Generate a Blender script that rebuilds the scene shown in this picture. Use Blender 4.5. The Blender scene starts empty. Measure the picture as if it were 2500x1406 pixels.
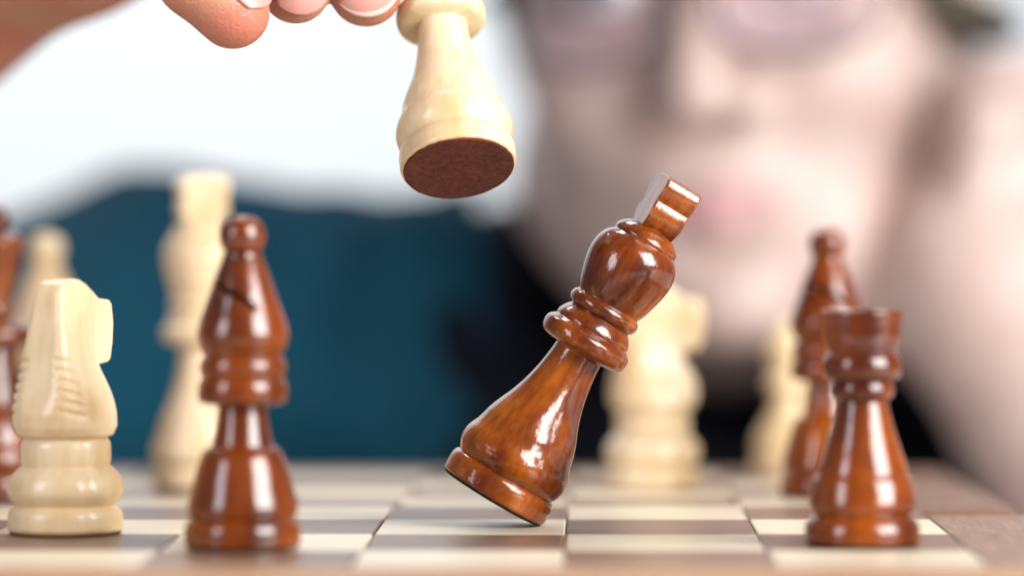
import bpy, bmesh, math, random
import numpy as np
from mathutils import Vector, Matrix, noise as mnoise
random.seed(7); np.random.seed(7)
C = bpy.context.scene
col = C.collection
R = math.radians

# ------------------------------------------------------------------ camera
F = 8700.0            # focal length in pixels of a 2500 px wide picture
VX, VY, H = 1433.0, 604.0, 0.067
def P(px, py, d):     # a point seen at pixel (px,py) of the photograph at distance d
    return Vector(((px - VX) * d / F, d, H - (py - VY) * d / F))
cam_d = bpy.data.cameras.new('camera'); cam = bpy.data.objects.new('camera', cam_d); col.objects.link(cam)
cam.location = (0, 0, H); cam.rotation_euler = (R(90), 0, 0)
cam_d.sensor_width = 36; cam_d.lens = F / 2500 * 36
cam_d.shift_x = -(VX - 1250) / 2500; cam_d.shift_y = -(703 - VY) / 2500
cam_d.clip_start = 0.05; cam_d.clip_end = 50
cam_d.dof.use_dof = True; cam_d.dof.focus_distance = 0.856; cam_d.dof.aperture_fstop = 3.9
C.camera = cam

# ------------------------------------------------------------------ light
w = bpy.data.worlds.new("World"); C.world = w; w.use_nodes = True
bg = w.node_tree.nodes['Background']; bg.inputs[0].default_value = (0.90, 0.95, 1.0, 1); bg.inputs[1].default_value = 0.17
def area(name, loc, target, sx, sy, power, color):
    l = bpy.data.lights.new(name, 'AREA'); l.shape = 'RECTANGLE'; l.size = sx; l.size_y = sy
    l.energy = power; l.color = color
    o = bpy.data.objects.new(name, l); col.objects.link(o); o.location = loc
    o.rotation_euler = (Vector(target) - Vector(loc)).to_track_quat('-Z', 'Y').to_euler()
    return o
area('window_light_right', (1.00, 0.05, 0.55), (0.0, 0.95, 0.03), 0.88, 0.86, 49, (1.0, 0.985, 0.96))
area('window_light_left', (-0.85, 0.10, 0.40), (0.0, 0.95, 0.03), 0.30, 0.60, 6, (0.90, 0.91, 1.0))
area('soft_light_above', (0.9, 1.1, 1.5), (0.05, 1.1, 0.0), 0.9, 0.9, 5, (1.0, 0.98, 0.96))  # broad soft area lamp from the upper right, over the board's far end
area('added_wall_light', (-0.6, 2.2, 2.2), (-0.6, 3.4, 0.1), 1.6, 0.5, 73, (0.95, 0.98, 1.0))  # added lamp out of view, turns the wall behind the player bright white
C.view_settings.view_transform = 'Standard'; C.view_settings.look = 'None'
C.view_settings.exposure = 0.0; C.view_settings.gamma = 1.0

# ------------------------------------------------------------------ materials
def newmat(name):
    m = bpy.data.materials.new(name); m.use_nodes = True
    nt = m.node_tree; return m, nt, nt.nodes['Principled BSDF']
def N(nt, t, **kw):
    n = nt.nodes.new(t)
    for k, v in kw.items():
        if k in n.inputs: n.inputs[k].default_value = v
        else: setattr(n, k, v)
    return n
def ramp(nt, stops):
    r = nt.nodes.new('ShaderNodeValToRGB'); e = r.color_ramp.elements
    while len(e) < len(stops): e.new(0.5)
    for i, (p, c) in enumerate(stops): e[i].position = p; e[i].color = (*c, 1)
    return r
def coords(nt, scale, rnd=True):
    tc = nt.nodes.new('ShaderNodeTexCoord'); mp = nt.nodes.new('ShaderNodeMapping')
    mp.inputs['Scale'].default_value = scale
    nt.links.new(tc.outputs['Object'], mp.inputs['Vector'])
    if rnd:
        oi = nt.nodes.new('ShaderNodeObjectInfo'); mu = N(nt, 'ShaderNodeMath', operation='MULTIPLY'); mu.inputs[1].default_value = 37.0
        nt.links.new(oi.outputs['Random'], mu.inputs[0]); nt.links.new(mu.outputs[0], mp.inputs['Location'])
    return mp
def lacquer(name, stops, rough, coat, grain_dark, bump=0.0006, spec=0.5, coat_ior=1.62):
    m, nt, b = newmat(name); L = nt.links.new
    mp = coords(nt, (1, 1, 0.6))
    n1 = N(nt, 'ShaderNodeTexNoise', Scale=55.0, Detail=6.0, Roughness=0.52); L(mp.outputs[0], n1.inputs['Vector'])
    r1 = ramp(nt, stops); L(n1.outputs['Fac'], r1.inputs[0])
    mp2 = coords(nt, (1, 1, 0.06))
    n2 = N(nt, 'ShaderNodeTexNoise', Scale=520.0, Detail=4.0, Roughness=0.65); L(mp2.outputs[0], n2.inputs['Vector'])
    r2 = ramp(nt, [(0.35, grain_dark), (0.62, (1, 1, 1))]); L(n2.outputs['Fac'], r2.inputs[0])
    mx = N(nt, 'ShaderNodeMixRGB', blend_type='MULTIPLY'); mx.inputs[0].default_value = 1
    L(r1.outputs[0], mx.inputs[1]); L(r2.outputs[0], mx.inputs[2]); L(mx.outputs[0], b.inputs['Base Color'])
    b.inputs['Roughness'].default_value = rough; b.inputs['Coat Weight'].default_value = coat
    b.inputs['Coat Roughness'].default_value = 0.12; b.inputs['Coat IOR'].default_value = coat_ior; b.inputs['Specular IOR Level'].default_value = spec
    n3 = N(nt, 'ShaderNodeTexNoise', Scale=420.0, Detail=4.0, Roughness=0.6); L(coords(nt, (1, 1, 0.5)).outputs[0], n3.inputs['Vector'])
    bp = N(nt, 'ShaderNodeBump', Strength=0.55, Distance=bump); L(n3.outputs['Fac'], bp.inputs['Height'])
    L(bp.outputs[0], b.inputs['Normal']); L(bp.outputs[0], b.inputs['Coat Normal'])
    return m
M = {}
M['dark'] = lacquer('red_brown_lacquer', [(0.30, (0.050, 0.008, 0.0005)), (0.46, (0.17, 0.031, 0.0008)), (0.58, (0.32, 0.076, 0.001)), (0.74, (0.44, 0.13, 0.002))], 0.40, 0.8, (0.62, 0.48, 0.42), 0.00024, 0.10)
M['dark_plain'] = lacquer('red_brown_lacquer_even', [(0.32, (0.06, 0.009, 0.0005)), (0.5, (0.18, 0.034, 0.0008)), (0.7, (0.34, 0.082, 0.001))], 0.40, 0.8, (0.78, 0.66, 0.6), 0.00014, 0.10)
M['pale'] = lacquer('pale_varnished_wood', [(0.28, (0.55, 0.36, 0.17)), (0.5, (0.72, 0.55, 0.34)), (0.72, (0.79, 0.66, 0.46))], 0.38, 0.35, (0.93, 0.88, 0.80), 0.00010, 0.4, 1.5)
def felt(name, c1, c2):
    m, nt, b = newmat(name); L = nt.links.new
    mp = coords(nt, (1, 1, 1))
    n1 = N(nt, 'ShaderNodeTexNoise', Scale=650.0, Detail=6.0, Roughness=0.85); L(mp.outputs[0], n1.inputs['Vector'])
    n2 = N(nt, 'ShaderNodeTexNoise', Scale=120.0, Detail=3.0); L(mp.outputs[0], n2.inputs['Vector'])
    ad = N(nt, 'ShaderNodeMixRGB'); ad.inputs[0].default_value = 0.25; L(n1.outputs['Fac'], ad.inputs[1]); L(n2.outputs['Fac'], ad.inputs[2])
    r = ramp(nt, [(0.38, c1), (0.62, c2)]); L(ad.outputs[0], r.inputs[0]); L(r.outputs[0], b.inputs['Base Color'])
    b.inputs['Roughness'].default_value = 0.95; b.inputs['Specular IOR Level'].default_value = 0.15
    b.inputs['Sheen Weight'].default_value = 0.05
    bp = N(nt, 'ShaderNodeBump', Strength=0.9, Distance=0.0006); L(n1.outputs['Fac'], bp.inputs['Height']); L(bp.outputs[0], b.inputs['Normal'])
    return m
M['felt_brown'] = felt('brown_felt', (0.055, 0.010, 0.004), (0.17, 0.038, 0.018))
M['felt_dark'] = felt('dark_felt', (0.012, 0.006, 0.005), (0.035, 0.018, 0.014))
def board_wood(name, stops, rough, streak, axis=0):
    m, nt, b = newmat(name); L = nt.links.new
    sc = [1, 1, 1]; sc[axis] = 0.07
    mp = coords(nt, tuple(sc))
    n1 = N(nt, 'ShaderNodeTexNoise', Scale=700.0, Detail=6.0, Roughness=0.7); L(mp.outputs[0], n1.inputs['Vector'])
    r1 = ramp(nt, stops); L(n1.outputs['Fac'], r1.inputs[0])
    mp2 = coords(nt, tuple(s * 1.0 for s in sc))
    n2 = N(nt, 'ShaderNodeTexNoise', Scale=2200.0, Detail=2.0); L(mp2.outputs[0], n2.inputs['Vector'])
    r2 = ramp(nt, [(0.33, (streak,) * 3), (0.48, (1, 1, 1))]); L(n2.outputs['Fac'], r2.inputs[0])
    mx = N(nt, 'ShaderNodeMixRGB', blend_type='MULTIPLY'); mx.inputs[0].default_value = 1
    L(r1.outputs[0], mx.inputs[1]); L(r2.outputs[0], mx.inputs[2])
    oi = nt.nodes.new('ShaderNodeObjectInfo'); hv = N(nt, 'ShaderNodeHueSaturation')
    ma = N(nt, 'ShaderNodeMath', operation='MULTIPLY_ADD'); ma.inputs[1].default_value = 0.28; ma.inputs[2].default_value = 0.86
    L(oi.outputs['Random'], ma.inputs[0]); L(ma.outputs[0], hv.inputs['Value']); L(mx.outputs[0], hv.inputs['Color'])
    L(hv.outputs[0], b.inputs['Base Color'])
    b.inputs['Roughness'].default_value = rough; b.inputs['Specular IOR Level'].default_value = 0.5
    bp = N(nt, 'ShaderNodeBump', Strength=0.5, Distance=0.0002); L(n1.outputs['Fac'], bp.inputs['Height']); L(bp.outputs[0], b.inputs['Normal'])
    return m
M['sq_dark'] = board_wood('walnut_veneer', [(0.3, (0.11, 0.054, 0.031)), (0.7, (0.29, 0.17, 0.11))], 0.33, 0.6)
M['sq_light'] = board_wood('maple_veneer', [(0.3, (0.62, 0.51, 0.37)), (0.7, (0.76, 0.67, 0.51))], 0.33, 0.93)
M['border'] = board_wood('walnut_border', [(0.3, (0.13, 0.064, 0.037)), (0.7, (0.28, 0.155, 0.10))], 0.45, 0.65, 1)
M['edge'] = board_wood('board_edge_wood', [(0.3, (0.24, 0.125, 0.06)), (0.7, (0.38, 0.22, 0.115))], 0.5, 0.85)
def skin(name, base, red, sss=0.12, rough=0.45, bumpd=0.0005, spots=0.5):
    m, nt, b = newmat(name); L = nt.links.new
    mp = coords(nt, (1, 1, 1), False)
    n1 = N(nt, 'ShaderNodeTexNoise', Scale=38.0, Detail=5.0, Roughness=0.6); L(mp.outputs[0], n1.inputs['Vector'])
    r1 = ramp(nt, [(0.35, base), (0.72, red)]); L(n1.outputs['Fac'], r1.inputs[0]); L(r1.outputs[0], b.inputs['Base Color'])
    b.inputs['Roughness'].default_value = rough
    b.inputs['Subsurface Weight'].default_value = sss; b.inputs['Subsurface Radius'].default_value = (0.6, 0.2, 0.1); b.inputs['Subsurface Scale'].default_value = 0.012
    v = N(nt, 'ShaderNodeTexVoronoi', Scale=1300.0); L(mp.outputs[0], v.inputs['Vector'])
    n2 = N(nt, 'ShaderNodeTexNoise', Scale=260.0, Detail=4.0); L(mp.outputs[0], n2.inputs['Vector'])
    ad = N(nt, 'ShaderNodeMath', operation='ADD'); L(v.outputs['Distance'], ad.inputs[0]); L(n2.outputs['Fac'], ad.inputs[1])
    bp = N(nt, 'ShaderNodeBump', Strength=0.35, Distance=bumpd); L(ad.outputs[0], bp.inputs['Height']); L(bp.outputs[0], b.inputs['Normal'])
    return m
M['skin'] = skin('face_skin', (0.55, 0.43, 0.395), (0.47, 0.31, 0.27), 0.05)
M['hand_skin'] = skin('hand_skin', (0.46, 0.225, 0.135), (0.50, 0.125, 0.085), 0.25, 0.42, 0.0005)
def plain(name, c, rough=0.5, **kw):
    m, nt, b = newmat(name)
    n = N(nt, 'ShaderNodeTexNoise', Scale=kw.pop('scale', 60.0), Detail=4.0)
    var = kw.pop('var', 0.12)
    r = ramp(nt, [(0.3, tuple(x * (1 - var) for x in c)), (0.7, tuple(min(1, x * (1 + var)) for x in c))])
    nt.links.new(coords(nt, (1, 1, 1), False).outputs[0], n.inputs['Vector']); nt.links.new(n.outputs['Fac'], r.inputs[0]); nt.links.new(r.outputs[0], b.inputs['Base Color'])
    b.inputs['Roughness'].default_value = rough
    for k, v in kw.items(): b.inputs[k.replace('_', ' ')].default_value = v
    return m
M['lip'] = plain('lip_skin', (0.50, 0.29, 0.29), 0.5)
M['nail'] = plain('nail', (0.60, 0.28, 0.24), 0.42, var=0.08, Coat_Weight=0.1)
M['nail_edge'] = plain('nail_free_edge', (0.80, 0.56, 0.48), 0.3, var=0.03)
M['hair'] = plain('brown_hair', (0.045, 0.035, 0.02), 0.6, var=0.4, scale=200.0)
M['eye'] = plain('eye_white', (0.75, 0.72, 0.70), 0.15, var=0.02)
M['iris'] = plain('iris', (0.05, 0.07, 0.09), 0.15)
M['frame'] = plain('spectacle_frame', (0.035, 0.03, 0.02), 0.35)
M['teal'] = plain('teal_cloth', (0.003, 0.033, 0.056), 0.9, scale=9.0, var=0.3, Specular_IOR_Level=0.1)
M['black'] = plain('black_cloth', (0.0025, 0.003, 0.006), 0.95, scale=25.0, var=0.3, Specular_IOR_Level=0.08)
M['wall'] = plain('white_wall_paint', (0.85, 0.88, 0.90), 0.8, scale=2.0, var=0.02)
M['table'] = plain('pale_table_top', (0.60, 0.58, 0.56), 0.45, scale=8.0, var=0.06)
mg, ntg, bgl = newmat('spectacle_glass')
bgl.inputs['Base Color'].default_value = (0.90, 0.88, 0.95, 1); bgl.inputs['Transmission Weight'].default_value = 1; bgl.inputs['IOR'].default_value = 1.05; bgl.inputs['Roughness'].default_value = 0.0
M['lens'] = mg

# ------------------------------------------------------------------ helpers
def tag(o, label=None, cat=None, group=None, kind=None):
    for k, v in (('label', label), ('category', cat), ('group', group), ('kind', kind)):
        if v: o[k] = v
    return o
def empty(name, loc, label, cat, group=None):
    o = bpy.data.objects.new(name, None); col.objects.link(o); o.location = loc; o.empty_display_size = 0.02
    return tag(o, label, cat, group)
def link_mesh(name, me, mats, parent=None, smooth=True):
    if smooth: me.polygons.foreach_set('use_smooth', [True] * len(me.polygons))
    for m in (mats if isinstance(mats, (list, tuple)) else [mats]): me.materials.append(m)
    o = bpy.data.objects.new(name, me); col.objects.link(o)
    if parent: o.parent = parent
    return o
def mesh(name, verts, faces, mats, parent=None, smooth=True):
    me = bpy.data.meshes.new(name); me.from_pydata([tuple(v) for v in verts], [], faces); me.update()
    return link_mesh(name, me, mats, parent, smooth)
def box(name, x0, x1, y0, y1, z0, z1, mat, parent=None, bev=0.0004, loc=None):
    bm = bmesh.new(); bmesh.ops.create_cube(bm, size=1.0)
    cx, cy, cz = (x0 + x1) / 2, (y0 + y1) / 2, (z0 + z1) / 2
    for v in bm.verts: v.co = Vector((v.co.x * (x1 - x0), v.co.y * (y1 - y0), v.co.z * (z1 - z0)))
    if bev: bmesh.ops.bevel(bm, geom=bm.edges[:], offset=bev, segments=1, affect='EDGES')
    me = bpy.data.meshes.new(name); bm.to_mesh(me); bm.free()
    o = link_mesh(name, me, mat, parent, False); o.location = (cx, cy, cz)
    return o
def spline(pts, n=7):
    # Catmull-Rom through (r,z) points in mm; a point with a third value 1 is a corner
    out = []
    pts = [p if len(p) == 3 else (p[0], p[1], 0) for p in pts]
    for i in range(len(pts) - 1):
        p1, p2 = pts[i], pts[i + 1]
        p0 = pts[i - 1] if i > 0 and not p1[2] else (2 * p1[0] - p2[0], 2 * p1[1] - p2[1], 0)
        p3 = pts[i + 2] if i + 2 < len(pts) and not p2[2] else (2 * p2[0] - p1[0], 2 * p2[1] - p1[1], 0)
        d = [max(1e-4, math.hypot(b[0] - a[0], b[1] - a[1])) ** 0.5 for a, b in ((p0, p1), (p1, p2), (p2, p3))]
        t0, t1 = 0, d[0]; t2 = t1 + d[1]; t3 = t2 + d[2]
        for k in range(n):
            t = t1 + (t2 - t1) * k / n
            q = []
            for c in (0, 1):
                A1 = (t1 - t) / (t1 - t0) * p0[c] + (t - t0) / (t1 - t0) * p1[c]
                A2 = (t2 - t) / (t2 - t1) * p1[c] + (t - t1) / (t2 - t1) * p2[c]
                A3 = (t3 - t) / (t3 - t2) * p2[c] + (t - t2) / (t3 - t2) * p3[c]
                B1 = (t2 - t) / (t2 - t0) * A1 + (t - t0) / (t2 - t0) * A2
                B2 = (t3 - t) / (t3 - t1) * A2 + (t - t1) / (t3 - t1) * A3
                q.append((t2 - t) / (t2 - t1) * B1 + (t - t1) / (t2 - t1) * B2)
            out.append((max(q[0], 0.02), q[1]))
    out.append((pts[-1][0], pts[-1][1]))
    return out
def lathe(name, pts, mat, parent=None, seg=72, n=7):
    pr = spline(pts, n); vs = []; fs = []
    for r, z in pr:
        for k in range(seg):
            a = 2 * math.pi * k / seg; vs.append((r * math.cos(a) / 1000, r * math.sin(a) / 1000, z / 1000))
    for i in range(len(pr) - 1):
        for k in range(seg):
            k2 = (k + 1) % seg
            fs.append((i * seg + k, i * seg + k2, (i + 1) * seg + k2, (i + 1) * seg + k))
    fs.append(tuple(range(seg))[::-1]); b = (len(pr) - 1) * seg; fs.append(tuple(b + k for k in range(seg)))
    return mesh(name, vs, fs, mat, parent)
def felt_pad(r, mat, parent, ragged=0.12):
    vs = []; fs = []; seg = 160
    rr = [r + ragged * (mnoise.noise(Vector((math.cos(2 * math.pi * k / seg) * 7, math.sin(2 * math.pi * k / seg) * 7, 3))) + 0.6 * mnoise.noise(Vector((math.cos(2 * math.pi * k / seg) * 26, math.sin(2 * math.pi * k / seg) * 26, 9)))) for k in range(seg)]
    rings = [(0.0, 1.0, 0.35), (0, 0.6, -0.02), (1, 0.0, 0)]
    for z, s in ((0.3, 1.0), (-0.35, 1.0), (-0.5, 0.985)):
        for k in range(seg):
            a = 2 * math.pi * k / seg; vs.append((rr[k] * s * math.cos(a) / 1000, rr[k] * s * math.sin(a) / 1000, z / 1000))
    for i in range(2):
        for k in range(seg):
            k2 = (k + 1) % seg; fs.append((i * seg + k2, i * seg + k, (i + 1) * seg + k, (i + 1) * seg + k2))
    fs.append(tuple(range(2 * seg, 3 * seg))[::-1])
    return mesh('felt_pad', vs, fs, mat, parent, False)

# ------------------------------------------------------------------ chess piece profiles (mm)
FOOT = [(13.2, 0.0, 1), (13.9, 0.5), (14.05, 2.0), (14.0, 4.3), (13.5, 5.6), (12.9, 6.1, 1), (13.2, 6.6), (14.0, 8.4), (14.25, 10.2), (13.9, 12.2),
        (12.9, 14.5), (12.3, 16.5), (11.9, 18.2), (10.9, 21), (9.4, 24.5), (8.2, 28), (7.0, 33), (6.35, 37.5), (6.1, 40.8, 1)]
def king_body(mat, parent):
    return lathe('body', FOOT + [(9.6, 41.2), (10.9, 42.0), (11.4, 43.6), (11.2, 45.3), (10.2, 46.4), (9.7, 46.8, 1), (9.75, 47.6), (9.0, 49.3), (7.9, 50.7, 1),
        (8.7, 51.3), (9.15, 52.5), (8.9, 53.8), (8.2, 54.6, 1), (9.0, 56.4), (9.95, 59.6), (10.7, 63.0), (10.95, 65.8), (10.5, 68.6), (9.4, 70.8), (8.2, 72.0, 1), (8.35, 72.8), (7.5, 74.3), (6.0, 75.6), (4.6, 76.1), (0.05, 76.3)], mat, parent)
def king_cross(mat, parent):
    # slab 8.4 mm thick; its outline lies in the x-z plane, with a notch halfway up each end
    prof = [(5.0, 75.4), (5.9, 76.6), (6.6, 77.6), (7.0, 79.4), (6.5, 81.6), (6.1, 82.6), (6.5, 83.5), (7.0, 85.4), (6.9, 87.2), (6.2, 88.4), (4.0, 89.0), (0, 89.2)]
    prof = [(x * (1.0 if z < 82 else 1.02), z) for x, z in prof]
    out = prof + [(-x, z) for x, z in prof[::-1][1:]]
    ys = [(-4.2, 0.93), (-3.9, 0.985), (-2, 1.0), (2, 1.0), (3.9, 0.985), (4.2, 0.93)]
    vs = []; fs = []; n = len(out)
    for y, s in ys:
        for x, z in out:
            t = 1.12 - 0.09 * max(0, min(1, (80 - z) / 4.0))
            vs.append((x * s / 1000, y * t / 1000, (82 + (z - 82) * (0.985 if s < 0.98 else 1)) / 1000))
    for i in range(len(ys) - 1):
        for k in range(n):
            k2 = (k + 1) % n; fs.append((i * n + k, i * n + k2, (i + 1) * n + k2, (i + 1) * n + k))
    fs.append(tuple(range(n))[::-1]); fs.append(tuple((len(ys) - 1) * n + k for k in range(n)))
    o = mesh('cross', vs, fs, mat, parent, True)
    bm = bmesh.new(); bm.from_mesh(o.data); bmesh.ops.recalc_face_normals(bm, faces=bm.faces[:]); bm.to_mesh(o.data); bm.free()
    md = o.modifiers.new('bevel', 'BEVEL'); md.width = 0.0005; md.segments = 3; md.limit_method = 'ANGLE'; md.angle_limit = R(28)
    wn = o.modifiers.new('wn', 'WEIGHTED_NORMAL')
    return o
def make_king(loc, label, dark, group):
    t = empty('chess_king', loc, label, 'chess king', group)
    m = M['dark'] if dark else M['pale']
    king_body(m, t); c = king_cross(m, t); felt_pad(13.3, M['felt_dark'] if dark else M['felt_brown'], t)
    return t, c
def make_queen(loc, label, dark, group):
    t = empty('chess_queen', loc, label, 'chess queen', group); m = M['dark_plain'] if dark else M['pale']
    lathe('body', FOOT + [(9.4, 41.1), (10.6, 41.7), (11.1, 43.2), (10.9, 45.4), (10.2, 46.3, 1), (9.6, 46.6), (8.2, 47.5), (6.4, 48.6), (5.2, 51), (5.0, 54), (5.6, 58), (6.9, 63), (8.0, 67), (8.5, 69.6), (8.0, 70.8), (6.2, 71.6), (3.6, 72.2), (3.2, 72.8), (0.05, 73.0)], m, t)
    lathe('crown_ball', [(2.6, 72.4), (3.9, 73.6), (4.4, 75.6), (4.0, 77.6), (2.6, 79.2), (0.05, 79.8)], m, t, 40)
    felt_pad(13.35, M['felt_dark'] if dark else M['felt_brown'], t)
    return t
def make_bishop(loc, label, dark, group, slit=0.0):
    t = empty('chess_bishop', loc, label, 'chess bishop', group); m = M['dark_plain'] if dark else M['pale']
    b = lathe('body', [(12.3, 0.0, 1), (12.9, 0.5), (13.0, 2.2), (12.8, 4.3), (12.2, 5.5), (11.6, 6.1, 1), (12.1, 6.9), (12.35, 8.6), (12.1, 10.2), (11.2, 13.5), (10.4, 16.5), (9.6, 19), (8.7, 21), (8.0, 21.8), (7.1, 22.1, 1),
        (6.6, 23.5), (6.05, 26), (5.6, 29), (5.45, 31.1, 1), (8.6, 31.5), (9.8, 32.2), (10.1, 34.2), (9.8, 36.4), (9.1, 37.6, 1), (9.6, 38.3), (9.8, 39.6), (9.5, 41.2), (8.6, 42.3, 1), (9.2, 43.2), (10.1, 45.4), (10.3, 47), (9.9, 49.3), (8.6, 53),
        (7.2, 57), (5.7, 61), (4.5, 64), (3.8, 65.6), (0.05, 65.9)], m, t)
    # the mitre cut: a slanted slot
    bm = bmesh.new(); bmesh.ops.create_cube(bm, size=1.0)
    mat4 = Matrix.Rotation(slit, 4, 'Z') @ Matrix.Translation((-0.0062, -0.005, 0.0575)) @ Matrix.Rotation(R(38), 4, 'Y') @ Matrix.Diagonal((0.015, 0.018, 0.0015, 1))
    bmesh.ops.transform(bm, matrix=mat4, verts=bm.verts)
    me = bpy.data.meshes.new('cut'); bm.to_mesh(me); bm.free()
    co = bpy.data.objects.new('cut', me); col.objects.link(co); co.parent = t
    md = b.modifiers.new('slit', 'BOOLEAN'); md.object = co; md.operation = 'DIFFERENCE'; md.solver = 'EXACT'
    bpy.context.view_layer.update()
    dg = bpy.context.evaluated_depsgraph_get(); nm = bpy.data.meshes.new_from_object(b.evaluated_get(dg)); b.modifiers.clear(); b.data = nm
    bpy.data.objects.remove(co)
    lathe('finial_ball', [(3.4, 65.2, 1), (4.5, 66.2), (5.1, 68.2), (5.1, 69.6), (4.4, 71.7), (2.8, 73.0), (0.05, 73.5)], m, t, 40)
    felt_pad(12.4, M['felt_dark'] if dark else M['felt_brown'], t)
    return t
def make_rook(loc, label, dark, group):
    t = empty('chess_rook', loc, label, 'chess rook', group); m = M['dark_plain'] if dark else M['pale']
    lathe('body', [(12.3, 0.0, 1), (12.9, 0.5), (13.0, 2.4), (12.7, 4.2), (11.9, 5.6), (11.0, 6.5, 1), (11.8, 7.4), (12.1, 8.8), (11.8, 11), (11.1, 14.2), (10.3, 15.6, 1), (10.2, 16.4), (9.8, 18), (8.6, 21.5), (7.2, 25.8), (6.2, 29.5), (5.7, 31.9, 1),
        (6.4, 32.4), (7.2, 33.6), (7.2, 35.2), (6.7, 36.4, 1), (8.2, 37.0), (8.9, 38.3), (9.0, 40.3), (8.5, 41.9), (7.8, 42.7, 1), (8.2, 43.6), (8.7, 46), (8.9, 49), (9.15, 52.2, 1), (8.6, 52.5), (6.9, 52.5, 1), (6.6, 48.5, 1), (0.05, 48.3)], m, t)
    felt_pad(12.4, M['felt_dark'] if dark else M['felt_brown'], t)
    return t
def make_pawn(loc, label, dark, group):
    t = empty('chess_pawn', loc, label, 'chess pawn', group); m = M['dark_plain'] if dark else M['pale']
    lathe('body', [(10.3, 0.0, 1), (10.8, 0.5), (10.9, 2.2), (10.6, 4.0), (9.9, 5.0, 1), (10.4, 6.0), (10.6, 8.5), (9.9, 11.5), (8.3, 14.8), (6.4, 18.0), (5.2, 21), (4.6, 24.6, 1), (6.2, 25.2), (7.0, 26.6), (7.0, 28.6), (6.1, 30.0), (5.0, 31.2), (4.8, 32.3), (0.05, 32.6)], m, t)
    lathe('head', [(4.6, 31.8), (6.0, 33.6), (7.0, 36.5), (6.9, 40), (5.8, 43.5), (4.0, 46.0), (2.0, 47.6), (0.05, 48.2)], m, t, 48)
    felt_pad(10.4, M['felt_brown'], t)
    return t
def make_knight(loc, label, dark, group, rz=0.0):
    t = empty('chess_knight', loc, label, 'chess knight', group); m = M['pale']
    t.rotation_euler.z = rz
    lathe('base', [(12.9, 0.0, 1), (13.4, 0.5), (13.5, 2.4), (13.2, 4.6), (12.3, 5.6), (11.7, 6.1, 1), (12.4, 6.9), (13.4, 8.8), (13.5, 10.4), (12.9, 12.6), (11.2, 14.6), (10.3, 15.4, 1), (10.55, 16.5), (10.6, 19), (10.4, 20.8), (9.8, 21.8, 1), (9.0, 22.3, 1), (0.05, 22.4)], m, t)
    felt_pad(12.95, M['felt_brown'], t)
    # head: stacked sections; each is (z, back, front, half width at back, half width at front, squareness)
    S = [(21.8, -9.6, 9.6, 9.4, 9.4, 2.0), (22.6, -11.4, 11.4, 11.2, 11.0, 2.0), (24.5, -12.4, 12.6, 11.7, 11.2, 2.2), (27.5, -12.5, 13.0, 11.0, 9.8, 2.7), (30.5, -11.9, 12.3, 9.9, 8.2, 3.6), (34, -11.0, 10.4, 8.5, 6.9, 5.0),
         (37, -10.3, 8.4, 7.5, 6.0, 6.0), (39.0, -10.0, 7.2, 6.9, 5.5, 7.0), (39.4, -9.9, 12.6, 6.8, 4.5, 8.0), (40.2, -9.8, 13.4, 6.6, 4.6, 8.5), (44, -9.4, 14.2, 5.9, 4.6, 9), (48.5, -8.9, 14.5, 5.2, 4.6, 9), (53.0, -8.3, 14.0, 4.7, 4.4, 9),
         (54.0, -8.2, 13.2, 4.6, 4.2, 8.0), (54.4, -8.1, 8.6, 4.5, 4.3, 8.0), (56.0, -7.6, 6.4, 4.3, 4.2, 7), (57.8, -6.4, 3.6, 4.1, 4.0, 6.0), (58.8, -4.8, 1.6, 3.6, 3.5, 5), (59.1, -3.4, 0.2, 2.4, 2.4, 4.0)]
    rows = []
    for a, b in zip(S[:-1], S[1:]):
        n = max(1, int((b[0] - a[0]) / 0.35))
        for k in range(n):
            f = k / n; rows.append(tuple(x + (y - x) * f for x, y in zip(a, b)))
    rows.append(S[-1])
    seg = 96; vs = []; fs = []
    for z, bk, fr, wb, wf, e in rows:
        c = (bk + fr) / 2; hl = (fr - bk) / 2
        for k in range(seg):
            a = 2 * math.pi * k / seg; ca, sa = math.cos(a), math.sin(a)
            rr = (abs(ca) ** e + abs(sa) ** e) ** (-1 / e)
            u, v = ca * rr, sa * rr
            f = (u + 1) / 2; f = f * f * (3 - 2 * f)
            x = c + u * hl; y = v * (wb + (wf - wb) * f)
            # carved strokes of the mane down both back edges
            if 26.0 < z < 42.0:
                g = (1.0 if u < -0.6 else max(0, 1 - (u + 0.6) / 0.22)) * max(0, min(1, (abs(v) - 0.50) * 3)) * min(1, (42 - z) / 2) * min(1, (z - 26) / 2)
                s = max(0.0, math.sin((z + 0.30 * x) * 2 * math.pi / 2.45)) ** 0.8
                y *= 1 - 0.08 * g * s; x += 0.9 * g * s
            vs.append((x / 1000, y / 1000, z / 1000))
    for i in range(len(rows) - 1):
        for k in range(seg):
            k2 = (k + 1) % seg; fs.append((i * seg + k, i * seg + k2, (i + 1) * seg + k2, (i + 1) * seg + k))
    fs.append(tuple(range(seg))[::-1]); fs.append(tuple((len(rows) - 1) * seg + k for k in range(seg)))
    mesh('horse_head', vs, fs, m, t)
    return t

# ------------------------------------------------------------------ table and wall
tb = box('table', -0.95, 0.95, 0.35, 1.42, -0.090, -0.060, M['table'], None, 0.003); tag(tb, 'pale table top under the chessboard and the propped elbow', 'table')
wl = mesh('wall', [(-4, 3.4, -1.2), (4, 3.4, -1.2), (4, 3.4, 2.6), (-4, 3.4, 2.6), (-4, 3.5, -1.2), (4, 3.5, -1.2), (4, 3.5, 2.6), (-4, 3.5, 2.6)],
          [(0, 1, 2, 3), (5, 4, 7, 6), (3, 2, 6, 7), (1, 0, 4, 5), (0, 3, 7, 4), (2, 1, 5, 6)], M['wall'], None, False); tag(wl, kind='structure')

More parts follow.
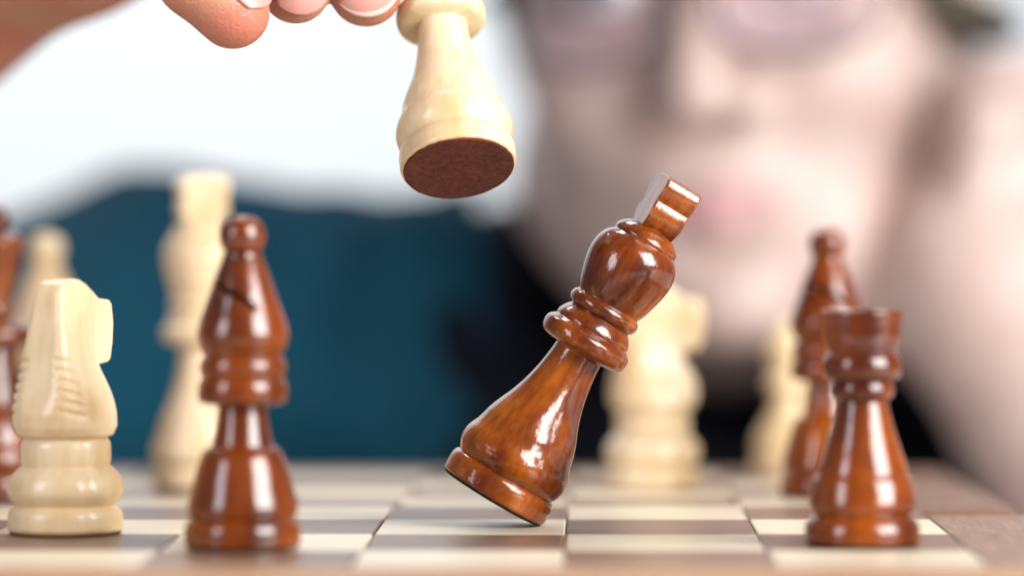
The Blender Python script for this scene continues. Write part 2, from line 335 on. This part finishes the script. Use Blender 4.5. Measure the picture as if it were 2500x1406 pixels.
# ------------------------------------------------------------------ chessboard
S_ = 0.045; X1 = 0.085; X0 = X1 - 8 * S_; BW = 0.026
Y0 = 0.7445; YH = Y0 + 4 * S_ + 0.0005
board = empty('chessboard', (X0 + 4 * S_, YH, -0.060), 'folding wooden chessboard with walnut and maple squares and a tan near edge', 'chessboard')
def half(y0, near, parent):
    # origin of a half: its hinge corner on the top surface
    h = box('board_half', X0 - BW, X1 + BW, 0, 0.0 + 4 * S_ + BW, -0.0595, -0.0026, M['border'], parent, 0.0006)
    return h
def fill_half(h, ys, yb0, yb1, near, skip_right_until):
    cz = h.location.z; cx = h.location.x; cy = h.location.y
    def put(name, x0, x1, y0, y1, z0, z1, mat, bev=0.00035, lab=None):
        o = box(name, x0 - cx, x1 - cx, y0 - cy, y1 - cy, z0 - cz, z1 - cz, mat, h, bev)
        if lab: o['label'] = lab
        return o
    g = 0.0002
    for i in range(8):
        for j in range(4):
            x0 = X0 + i * S_; y0 = ys + j * S_
            k = i + j + (0 if near else 4)
            put('square', x0 + g, x0 + S_ - g, y0 + g, y0 + S_ - g, -0.0025, random.uniform(-0.00005, 0.00005), M['sq_light'] if k % 2 == 1 else M['sq_dark'])
    if near:
        put('border_strip', X0 - BW, X1 + BW, yb0, ys + 0.0035, -0.0024, 0.0003, M['edge'], lab='tan near border strip')
        put('border_strip', X1 + g, X1 + BW, ys, ys + 4 * S_ - skip_right_until, -0.0025, 0.0, M['border'])
        put('border_strip', X0 - BW, X0 - g, ys, ys + 4 * S_, -0.0025, 0.0, M['border'])
    else:
        put('border_strip', X0 - BW, X1 + BW, ys + 4 * S_ + g, yb1, -0.0025, 0.0, M['border'])
        put('border_strip', X1 + g, X1 + BW, ys, ys + 4 * S_, -0.0025, 0.0, M['border'])
        put('border_strip', X0 - BW, X0 - g, ys, ys + 4 * S_, -0.0025, 0.0, M['border'])
# near half (flat)
hn = box('board_half', X0 - BW, X1 + BW, Y0 - BW + 0.001, Y0 + 4 * S_ - 0.0310, -0.0595, -0.0026, M['edge'], None, 0.0005)
hn2 = box('hinge_rail', X0 - BW, X1 - 0.001, Y0 + 4 * S_ - 0.0308, Y0 + 4 * S_ - 0.0004, -0.0595, -0.0027, M['border'], None, 0.0004)
fill_half(hn, Y0, Y0 - BW, 0, True, 0.0315)
off = board.location.copy()
for o in (hn, hn2): o.location = o.location - off; o.parent = board
# far half: tilts down a little towards the far end
hf = box('board_half', X0 - BW, X1 + BW, YH + 0.0014, YH + 4 * S_ + BW, -0.0595, -0.0026, M['border'], None, 0.0005)
fill_half(hf, YH + 0.0014, 0, YH + 0.0014 + 4 * S_ + BW, False, 0)
TILT = Matrix.Translation((0.09, YH, -0.0008)) @ Matrix.Rotation(R(-0.30), 4, 'Z') @ Matrix.Rotation(R(-0.85), 4, 'X') @ Matrix.Translation((-0.09, -YH, 0))
hf.matrix_world = Matrix.Translation(-off) @ TILT @ Matrix.Translation(hf.location); hf.parent = board
def far_z(x, y): return (TILT @ Vector((x, y, 0))).z

# ------------------------------------------------------------------ pieces
def on(px, d, z=None):
    X = (px - VX) * d / F
    return (X, d, (0.0006 if d < 0.92 else far_z(X, d) + 0.0006) if z is None else z)
GP = 'pale pieces standing on the board'; GD = 'dark pieces standing on the board'
make_bishop(on(592, 0.795), 'glossy red brown bishop standing nearest the camera, left of the toppling king', True, GD, R(28))
b2 = make_bishop(on(2020, 0.978), 'red brown bishop farther back, half hidden behind the rook', True, GD, R(30))
make_rook(on(2105, 0.803), 'red brown rook with flat round top at the right, in front of a bishop', True, GD)
make_queen(on(-18, 0.975), 'red brown queen cut by the left edge, behind the sharp pale knight', True, GD)
make_knight(on(160, 0.836), 'pale knight at the left, carved mane strokes facing the camera', False, GP, R(64))
make_knight(on(1593, 1.02), 'blurred pale knight in profile, right behind the toppling king', False, GP, R(8))
k2, c2 = make_king(on(493, 1.02), 'tall blurred pale king standing behind the nearest dark bishop', False, GP)
c2.rotation_euler.z = R(18)
make_bishop(on(113, 1.07), 'blurred pale bishop with only its round top above the left knight', False, GP, R(200))
make_pawn(on(1923, 1.10), 'blurred pale pawn far back, left of the red brown bishop', False, GP)

# toppling king: leans on the right rim of its base
k1, c1 = make_king((0, 0, 0), 'glossy red brown king toppling to the right, balanced on its base rim', True, None)
lean = R(31.0)
piv = P(1321, 1284, 0.8586)
Rk = Matrix.Rotation(lean, 4, 'Y')
k1.matrix_world = Matrix.Translation(piv) @ Rk @ Matrix.Translation((-0.0137, 0, 0.0003)) @ Matrix.Diagonal((1, 1, 0.985, 1))
c1.rotation_euler.z = R(105)

# held queen
ax = Vector((-0.118, 0.50, 0.858)).normalized()
hq = make_queen((0, 0, 0), 'pale queen held upside by fingertips, its brown felt base facing the camera', False, None)
hq['label'] = 'pale piece held in the fingers, its round brown felt base facing the camera'
q = ax.to_track_quat('Z', 'Y')
hq.matrix_world = Matrix.Translation(P(1120, 410, 0.856)) @ q.to_matrix().to_4x4()
def qp(h): return P(1120, 410, 0.856) + ax * h

# ------------------------------------------------------------------ implicit surfaces
def surface_nets(f, lo, hi, h):
    lo = np.array(lo, float); n = (np.ceil((np.array(hi) - lo) / h).astype(int) + 1)
    xs = [lo[i] + h * np.arange(n[i]) for i in range(3)]
    X, Y, Z = np.meshgrid(*xs, indexing='ij'); V = f(X.astype(np.float32), Y.astype(np.float32), Z.astype(np.float32))
    del X, Y, Z
    s = V < 0
    nx, ny, nz = V.shape
    cnt = np.zeros((nx - 1, ny - 1, nz - 1), np.float32); acc = np.zeros((3,) + cnt.shape, np.float32)
    def sl(o): return tuple(slice(o[i], V.shape[i] - 1 + o[i]) for i in range(3))
    for axis in range(3):
        for a in (0, 1):
            for b in (0, 1):
                o0 = [0, 0, 0]; others = [i for i in range(3) if i != axis]; o0[others[0]] = a; o0[others[1]] = b
                o1 = list(o0); o1[axis] = 1
                v0, v1 = V[sl(o0)], V[sl(o1)]; m = (v0 < 0) != (v1 < 0)
                t = np.where(m, v0 / np.where(m, v0 - v1, 1), 0)
                cnt += m
                for i in range(3): acc[i] += np.where(m, (t if i == axis else o0[i]), 0)
    idx = -np.ones(cnt.shape, np.int64); act = cnt > 0; idx[act] = np.arange(act.sum())
    g = np.argwhere(act); p = np.stack([acc[i][act] / cnt[act] for i in range(3)], 1)
    verts = lo + (g + p) * h
    faces = []
    for axis in range(3):
        a, b = [i for i in range(3) if i != axis]
        o1 = [0, 0, 0]; o1[axis] = 1
        sh = [slice(1, V.shape[i] - 1) for i in range(3)]; sh[axis] = slice(0, V.shape[axis] - 1)
        sh1 = list(sh); sh1[axis] = slice(1, V.shape[axis])
        s0, s1 = s[tuple(sh)], s[tuple(sh1)]
        e = np.argwhere(s0 != s1)
        flip = s0[s0 != s1]
        base = e.copy(); base[:, a] += 1; base[:, b] += 1
        def ix(da, db):
            q_ = base.copy(); q_[:, a] -= da; q_[:, b] -= db
            return idx[q_[:, 0], q_[:, 1], q_[:, 2]]
        qd = np.stack([ix(1, 1), ix(0, 1), ix(0, 0), ix(1, 0)], 1)
        if axis == 1: flip = ~flip
        qd[~flip] = qd[~flip][:, ::-1]
        faces.append(qd)
    return verts, np.concatenate(faces)
def cone(a, b, ra, rb, sc=(1, 1, 1)):
    a = np.array(a, float); b = np.array(b, float); sc = np.array(sc, float)
    def f(X, Y, Z):
        px, py, pz = (X - a[0]) / sc[0], (Y - a[1]) / sc[1], (Z - a[2]) / sc[2]
        d = (b - a) / sc; L2 = float((d * d).sum()) + 1e-12
        t = np.clip((px * d[0] + py * d[1] + pz * d[2]) / L2, 0, 1)
        return (np.sqrt((px - t * d[0]) ** 2 + (py - t * d[1]) ** 2 + (pz - t * d[2]) ** 2) - (ra + (rb - ra) * t)) * sc.min()
    return f
def ell(c, r):
    def f(X, Y, Z):
        px, py, pz = (X - c[0]) / r[0], (Y - c[1]) / r[1], (Z - c[2]) / r[2]
        k = np.sqrt(px * px + py * py + pz * pz) + 1e-6
        return (k - 1) * k * 1.0 / (np.sqrt((px / r[0]) ** 2 + (py / r[1]) ** 2 + (pz / r[2]) ** 2) + 1e-6)
    return f
def smin(a, b, k):
    h = np.clip(0.5 + 0.5 * (b - a) / k, 0, 1); return b + (a - b) * h - k * h * (1 - h)
def build_sdf(ops):
    # ops: list of (mode, primitive, k); mode '+' adds, '-' carves
    def f(X, Y, Z):
        v = None
        for mode, pr, k in ops:
            d = pr(X, Y, Z)
            if v is None: v = d
            elif mode == '+': v = smin(v, d, k)
            else: v = -smin(-v, d, k)
        return v
    return f
def sdf_mesh(ops, lo, hi, h, xf=None):
    vs, fs = surface_nets(build_sdf(ops), lo, hi, h)
    if xf is not None: m = np.array(xf); vs = vs @ m[:3, :3].T + m[:3, 3]
    return vs, fs
def np_mesh(name, vs, fs, mats, parent=None):
    me = bpy.data.meshes.new(name); me.from_pydata(vs.tolist(), [], fs.tolist()); me.update()
    return link_mesh(name, me, mats, parent)

# ------------------------------------------------------------------ the player
player = empty('person', (0.03, 1.55, -0.4), 'blurred person in a teal shirt behind the board, lifting a pale piece', 'person')
player_loc = player.location.copy()
def pv(v): return (v[0] - player_loc.x, v[1] - player_loc.y, v[2] - player_loc.z)
def child(name, vs, fs, mats, parent=None, smooth=True):
    vs = np.array([tuple(v) for v in vs]) if not isinstance(vs, np.ndarray) else vs
    if parent is None: vs = vs - np.array(player_loc); parent = player
    me = bpy.data.meshes.new(name); me.from_pydata(vs.tolist(), [], [tuple(f) for f in (fs.tolist() if isinstance(fs, np.ndarray) else fs)]); me.update()
    return link_mesh(name, me, mats, parent, smooth)

# right hand holding the queen: joints seen in the photograph, knuckles above the frame
fingers = {
 'index':  ([P(893, -24, 0.872), P(850, -235, 0.866), P(745, -430, 0.885), P(520, -560, 0.935)], [0.0091, 0.0091, 0.0098, 0.0105]),
 'middle': ([P(722, -26, 0.866), P(668, -240, 0.858), P(560, -440, 0.878), P(400, -500, 0.935)], [0.0085, 0.0087, 0.0095, 0.0105]),
 'ring':   ([P(568, 30, 0.850), P(476, -50, 0.846), P(345, -230, 0.866), P(275, -400, 0.930)], [0.0089, 0.0088, 0.0094, 0.0100]),
 'little': ([P(380, -190, 0.846), P(300, -250, 0.848), P(205, -330, 0.872), P(175, -330, 0.930)], [0.0072, 0.0075, 0.0082, 0.0095]),
}
wrist = P(190, -235, 0.985); elbow = P(-1150, 760, 1.12)
ops = []
mcps = []
for nm, (js, rs) in fingers.items():
    for i in range(3):
        ops.append(('+', cone(js[i], js[i + 1], rs[i], rs[i + 1]), 0.0022 if i else 0.002))
    mcps.append(js[3])
    ops.append(('+', cone(js[3], wrist, 0.0125, 0.021), 0.012))
fing_ops = list(ops)
th = [qp(0.062) + Vector((0.0150, 0.006, 0.0)), P(1215, -330, 0.925), P(960, -400, 0.975), P(500, -300, 1.0)]
for i, (r0, r1) in enumerate(((0.0098, 0.0102), (0.0102, 0.012), (0.012, 0.018))):
    ops.append(('+', cone(th[i], th[i + 1], r0, r1), 0.004))
ops.append(('+', cone(wrist, elbow, 0.0235, 0.040, (1, 1.1, 1)), 0.02))
ops.append(('+', cone(P(330, -260, 0.955), wrist, 0.020, 0.024), 0.012))
ops.append(('+', cone(elbow, Vector((-0.27, 1.33, 0.005)), 0.040, 0.045), 0.02))
allp = [p for js, _ in fingers.values() for p in js] + th + [wrist, elbow]
lo = np.array([min(p[i] for p in allp) for i in range(3)]) - 0.03; hi = np.array([max(p[i] for p in allp) for i in range(3)]) + 0.03
lo[0] = elbow.x - 0.05; lo[2] = -0.02; hi[1] = 1.20
hv, hf_ = sdf_mesh(ops, lo, hi, 0.00145)

# head, neck, resting left arm (coarser: far out of focus)
HX = Matrix.Translation(P(1700, 250, 1.28)) @ Matrix.Rotation(R(-11), 4, 'Z') @ Matrix.Rotation(R(-4), 4, 'Y') @ Matrix.Rotation(R(4), 4, 'X') @ Matrix.Diagonal((1.13, 1.08, 1.04, 1)) @ Matrix.Translation((0, 0.117, 0.022))
def hh(x, y, z): return Vector((x, y, z))
hops = [
 ('+', ell((0, 0.005, 0.045), (0.077, 0.098, 0.085)), 0.01),
 ('+', ell((0, -0.014, -0.020), (0.070, 0.076, 0.085)), 0.03),
 ('+', ell((0, -0.048, -0.072), (0.044, 0.038, 0.032)), 0.035),
 ('+', cone((-0.060, 0.0, -0.052), (-0.022, -0.06, -0.085), 0.021, 0.017), 0.03),
 ('+', cone((0.060, 0.0, -0.052), (0.022, -0.06, -0.085), 0.021, 0.017), 0.03),
 ('+', ell((0, -0.083, -0.095), (0.015, 0.013, 0.013)), 0.02),
 ('+', ell((0.040, -0.068, -0.018), (0.021, 0.019, 0.018)), 0.025),
 ('+', ell((-0.040, -0.068, -0.018), (0.021, 0.019, 0.018)), 0.025),
 ('+', ell((0, -0.082, 0.052), (0.045, 0.014, 0.012)), 0.02),
 ('-', ell((0.032, -0.101, 0.020), (0.022, 0.019, 0.015)), 0.012),
 ('-', ell((-0.032, -0.101, 0.020), (0.022, 0.019, 0.015)), 0.012),
 ('+', cone((0, -0.088, 0.030), (0, -0.111, -0.014), 0.0070, 0.0095), 0.010),
 ('+', ell((0, -0.112, -0.020), (0.0115, 0.0115, 0.0100)), 0.006),
 ('+', ell((0.0135, -0.096, -0.024), (0.0075, 0.010, 0.0075)), 0.005),
 ('+', ell((-0.0135, -0.096, -0.024), (0.0075, 0.010, 0.0075)), 0.005),
 ('-', ell((0.007, -0.101, -0.033), (0.0050, 0.008, 0.006)), 0.002),
 ('-', ell((-0.007, -0.101, -0.033), (0.0050, 0.008, 0.006)), 0.002),
 ('+', ell((0, -0.083, -0.058), (0.024, 0.012, 0.018)), 0.014),
 ('-', cone((-0.022, -0.098, -0.060), (0.022, -0.098, -0.060), 0.003, 0.003), 0.004),
 ('-', ell((0, -0.103, -0.077), (0.020, 0.010, 0.006)), 0.010),
 ('+', ell((0.077, 0.012, 0.012), (0.009, 0.018, 0.031)), 0.006),
 ('+', ell((-0.077, 0.012, 0.012), (0.009, 0.018, 0.031)), 0.006),
 ('+', cone((-0.014, 0.020, -0.060), (-0.022, 0.135, -0.115), 0.060, 0.066), 0.03),
]
fv, ff = sdf_mesh(hops, (-0.10, -0.13, -0.20), (0.10, 0.21, 0.145), 0.0028, HX)
# left arm: open hand under the cheek, forearm down to the table
lw = P(2410, 700, 1.33); le = P(2730, 1250, 1.37)
lops = [('+', cone(le, lw, 0.044, 0.037), 0.01), ('+', cone(lw, P(2460, 330, 1.34), 0.036, 0.030, (1, 1, 1)), 0.02)]
kn = [P(2410, 270, 1.335), P(2470, 240, 1.34), P(2540, 230, 1.35), P(2600, 260, 1.365)]
tips = [P(2370, 430, 1.305), P(2440, 430, 1.31), P(2510, 430, 1.32), P(2570, 440, 1.33)]
for a, b in zip(kn, tips):
    mid = a.lerp(b, 0.5) + Vector((0.0, -0.018, 0.006))
    lops += [('+', cone(lw, a, 0.020, 0.011), 0.012), ('+', cone(a, mid, 0.0105, 0.0095), 0.003), ('+', cone(mid, b, 0.0095, 0.0080), 0.003)]
lops += [('+', cone(P(2330, 640, 1.325), P(2190, 720, 1.335), 0.026, 0.018), 0.015), ('+', cone(P(2190, 720, 1.335), P(2060, 780, 1.345), 0.017, 0.014), 0.01)]
lv, lf = sdf_mesh(lops, (0.06, 1.25, -0.10), (0.32, 1.45, 0.20), 0.0028)
nv = len(hv); nf = len(fv)
bv = np.concatenate([hv, fv, lv]); bf = np.concatenate([hf_, ff + nv, lf + nv + nf])
body = child('body', bv, bf, [M['hand_skin'], M['skin']])
mi = np.zeros(len(bf), np.int32); mi[len(hf_):] = 1; body.data.polygons.foreach_set('material_index', mi)

# fingernails
def nail(js, r, out, half_w, L0, L1, edge_rows=2):
    tip = js[0]; a = (js[0] - js[1]).normalized(); o = (Vector(out) - a * Vector(out).dot(a)).normalized(); s = a.cross(o)
    vs = []; fs = []; mi_ = []; nu, nv_ = 18, 18
    for j in range(nv_ + 1):
        v = j / nv_
        for i in range(nu + 1):
            u = 2 * i / nu - 1; ang = u * half_w / r
            l0 = L0 + 0.0018 * abs(u) ** 2.6; l1 = L1 - 0.0042 * abs(u) ** 2.3
            ln = l0 + (l1 - l0) * v
            rr = r + 0.0004 + 0.0005 * v - 0.0014 * max(0, (ln - 0.001) / 0.005) ** 1.6
            vs.append(tip + a * ln + (o * math.cos(ang) + s * math.sin(ang)) * rr)
    for j in range(nv_):
        for i in range(nu):
            k = j * (nu + 1) + i; fs.append((k, k + 1, k + nu + 2, k + nu + 1)); mi_.append(1 if j >= nv_ - edge_rows else 0)
    ob = child('fingernail', vs, fs, [M['nail'], M['nail_edge']])
    ob.data.polygons.foreach_set('material_index', mi_)
    md = ob.modifiers.new('thick', 'SOLIDIFY'); md.thickness = 0.0006; md.offset = -1
nail(fingers['index'][0], 0.0090, (0.10, -1, 0.1), 0.0078, -0.0085, 0.0052)
nail(fingers['middle'][0], 0.0084, (0.25, -1, 0.2), 0.0072, -0.0085, 0.0048, 0)
nail(fingers['ring'][0], 0.0088, (0.9, -0.55, 0.8), 0.0068, -0.0085, 0.0045, 0)
nail(fingers['little'][0], 0.0072, (0.5, -0.9, 0.5), 0.0058, -0.0075, 0.0035)

# face parts in head space
def hchild(name, ops_, lo, hi, h, mat):
    v, f = sdf_mesh(ops_, lo, hi, h, HX); return child(name, v, f, mat)
hchild('lips', [('+', cone((-0.020, -0.0925, -0.0585), (0.0, -0.0965, -0.0545), 0.0028, 0.0044), 0.002), ('+', cone((0.020, -0.0925, -0.0585), (0.0, -0.0965, -0.0545), 0.0028, 0.0044), 0.002),
    ('+', cone((-0.017, -0.0920, -0.0625), (0.0, -0.0950, -0.0655), 0.003, 0.0058), 0.002), ('+', cone((0.017, -0.0920, -0.0625), (0.0, -0.0950, -0.0655), 0.003, 0.0058), 0.002)],
    (-0.03, -0.11, -0.08), (0.03, -0.07, -0.04), 0.0013, M['lip'])
HI = HX.inverted(); sb = [HI @ P(2235, -40, 1.335), HI @ P(2330, 22, 1.345), HI @ P(2440, 66, 1.375)]
hchild('hair', [('+', ell((0, 0.016, 0.060), (0.086, 0.104, 0.088)), 0.01), ('-', ell((0, -0.085, 0.010), (0.070, 0.075, 0.075)), 0.012), ('-', ell((0, -0.02, -0.085), (0.2, 0.2, 0.085)), 0.02),
    ('+', cone(sb[0], sb[1], 0.008, 0.0085), 0.004), ('+', cone(sb[1], sb[2], 0.0085, 0.008), 0.004), ('+', cone((-0.077, -0.022, 0.045), (-0.0745, -0.026, 0.010), 0.007, 0.005), 0.006)],
    (-0.11, -0.12, -0.04), (0.11, 0.14, 0.17), 0.003, M['hair'])
for sx in (-1, 1):
    hchild('eye', [('+', ell((0.032 * sx, -0.078, 0.020), (0.0125,) * 3), 0.001)], (0.032 * sx - 0.015, -0.095, 0.010), (0.032 * sx + 0.015, -0.062, 0.042), 0.0013, M['eye'])
    hchild('iris', [('+', ell((0.032 * sx - 0.001, -0.0895, 0.020), (0.0058, 0.0016, 0.0058)), 0.001)], (0.032 * sx - 0.012, -0.095, 0.016), (0.032 * sx + 0.012, -0.084, 0.036), 0.0009, M['iris'])
    hchild('eyebrow', [('+', cone((0.014 * sx, -0.098, 0.046), (0.035 * sx, -0.096, 0.052), 0.003, 0.0034), 0.002), ('+', cone((0.035 * sx, -0.096, 0.052), (0.055 * sx, -0.080, 0.045), 0.0034, 0.002), 0.002)],
        (-0.07, -0.11, 0.035), (0.07, -0.07, 0.062), 0.0014, M['hair'])
# spectacles: worn by the person, a thing of its own
glasses = empty('spectacles', (HX @ Vector((0, -0.11, 0.02))), 'thin dark rimmed spectacles worn on the blurred face', 'glasses')
gl_loc = glasses.location.copy()
def gchild(name, vs, fs, mat):
    vs = [Vector(v) - gl_loc for v in vs]; return mesh(name, vs, fs, mat, glasses)
def tube(pts, r, seg=10, closed=False):
    vs = []; fs = []; n = len(pts)
    for i, p in enumerate(pts):
        a = pts[(i - 1) % n] if closed or i > 0 else p; b = pts[(i + 1) % n] if closed or i < n - 1 else p
        t = (b - a).normalized(); u = t.orthogonal() if abs(t.y) > 0.9 else t.cross(Vector((0, 1, 0))).normalized(); u.normalize(); v = t.cross(u)
        for k in range(seg):
            an = 2 * math.pi * k / seg; vs.append(p + (u * math.cos(an) + v * math.sin(an)) * r)
    for i in range(n if closed else n - 1):
        for k in range(seg):
            k2 = (k + 1) % seg; j = (i + 1) % n; fs.append((i * seg + k, i * seg + k2, j * seg + k2, j * seg + k))
    return vs, fs
for sx in (-1, 1):
    rim = []
    for k in range(40):
        a = 2 * math.pi * k / 40; ca, sa = math.cos(a), math.sin(a); rr = (abs(ca) ** 2.8 + abs(sa) ** 2.8) ** (-1 / 2.8)
        x = 0.034 * sx + 0.0265 * ca * rr; z = 0.012 + 0.0195 * sa * rr
        rim.append(HX @ Vector((x, -0.1145 + 6.0 * (abs(x) ** 2) * 0.9, z)))
    v, f = tube(rim, 0.0013, 8, True); gchild('rim', v, f, M['frame'])
    n = len(rim); ce = sum(rim, Vector()) / n; dv = (HX.to_3x3() @ Vector((0, 0.0008, 0)))
    vs = [p - dv for p in rim] + [p + dv for p in rim]
    fs = [tuple(range(n)), tuple(range(2 * n - 1, n - 1, -1))] + [(i, i + n, (i + 1) % n + n, (i + 1) % n) for i in range(n)]
    o = gchild('lens', vs, fs, M['lens']); o.data.polygons.foreach_set('use_smooth', [False] * len(o.data.polygons))
    tp = [HX @ Vector(p) for p in ((0.060 * sx, -0.094, 0.022), (0.071 * sx, -0.085, 0.022), (0.078 * sx, -0.055, 0.020), (0.081 * sx, 0.0, 0.017), (0.083 * sx, 0.022, 0.012), (0.081 * sx, 0.035, -0.008))]
    v, f = tube(tp, 0.0022, 8); gchild('temple_arm', v, f, M['frame'])
v, f = tube([HX @ Vector(p) for p in ((-0.0085, -0.1135, 0.018), (0, -0.1165, 0.021), (0.0085, -0.1135, 0.018))], 0.0015, 8); gchild('bridge', v, f, M['frame'])

# clothing: black t-shirt with an open teal overshirt
tops = [
 ('+', ell((0.02, 1.60, -0.16), (0.205, 0.13, 0.24)), 0.02),
 ('+', cone((-0.165, 1.44, 0.020), (0.22, 1.48, 0.020), 0.058, 0.060), 0.05),
 ('+', cone((-0.02, 1.47, 0.01), (0.10, 1.47, 0.01), 0.062, 0.062), 0.04),
 ('+', ell((0.02, 1.53, -0.12), (0.22, 0.115, 0.17)), 0.05),
 ('-', ell((0.055, 1.38, 0.065), (0.062, 0.13, 0.075)), 0.02),
]
sleeve = [('+', cone((-0.175, 1.43, 0.026), (-0.27, 1.30, 0.000), 0.060, 0.055), 0.03), ('+', cone((-0.27, 1.30, 0.000), (-0.32, 1.18, 0.025), 0.055, 0.051), 0.03),
          ('+', cone((0.22, 1.47, 0.02), (0.30, 1.40, -0.02), 0.060, 0.052), 0.03)]
collar = [('+', cone((-0.075, 1.405, 0.060), (-0.05, 1.46, 0.072), 0.012, 0.014), 0.012)]
v, f = sdf_mesh(tops, (-0.24, 1.28, -0.42), (0.30, 1.76, 0.10), 0.006)
child('t_shirt', v, f, M['black'])
def inflate(ops_, e): return [('+', (lambda X, Y, Z, g=build_sdf(ops_): g(X, Y, Z) - e), 0.01)]
v, f = sdf_mesh(inflate(tops + sleeve + collar, 0.007), (-0.39, 1.14, -0.43), (0.40, 1.78, 0.125), 0.006)
cen = v[f].mean(axis=1)
wav = 0.012 * np.sin(cen[:, 2] * 30)
keep = ~((cen[:, 0] > -0.050 + wav) & (cen[:, 0] < 0.150) & (cen[:, 1] < 1.50))
# sleeve mouth
f = f[keep]
# loose cloth folds
fold = np.array([0.013 * mnoise.noise(Vector((p[0] * 15, p[1] * 15, p[2] * 11))) + 0.003 * mnoise.noise(Vector((p[0] * 45 + 5, p[1] * 30, p[2] * 22))) for p in v])
v = v + np.stack([fold * 0, -fold, fold * 0.8], 1)
sh = child('overshirt', v, f, M['teal'])
md = sh.modifiers.new('thick', 'SOLIDIFY'); md.thickness = 0.0022; md.offset = -1
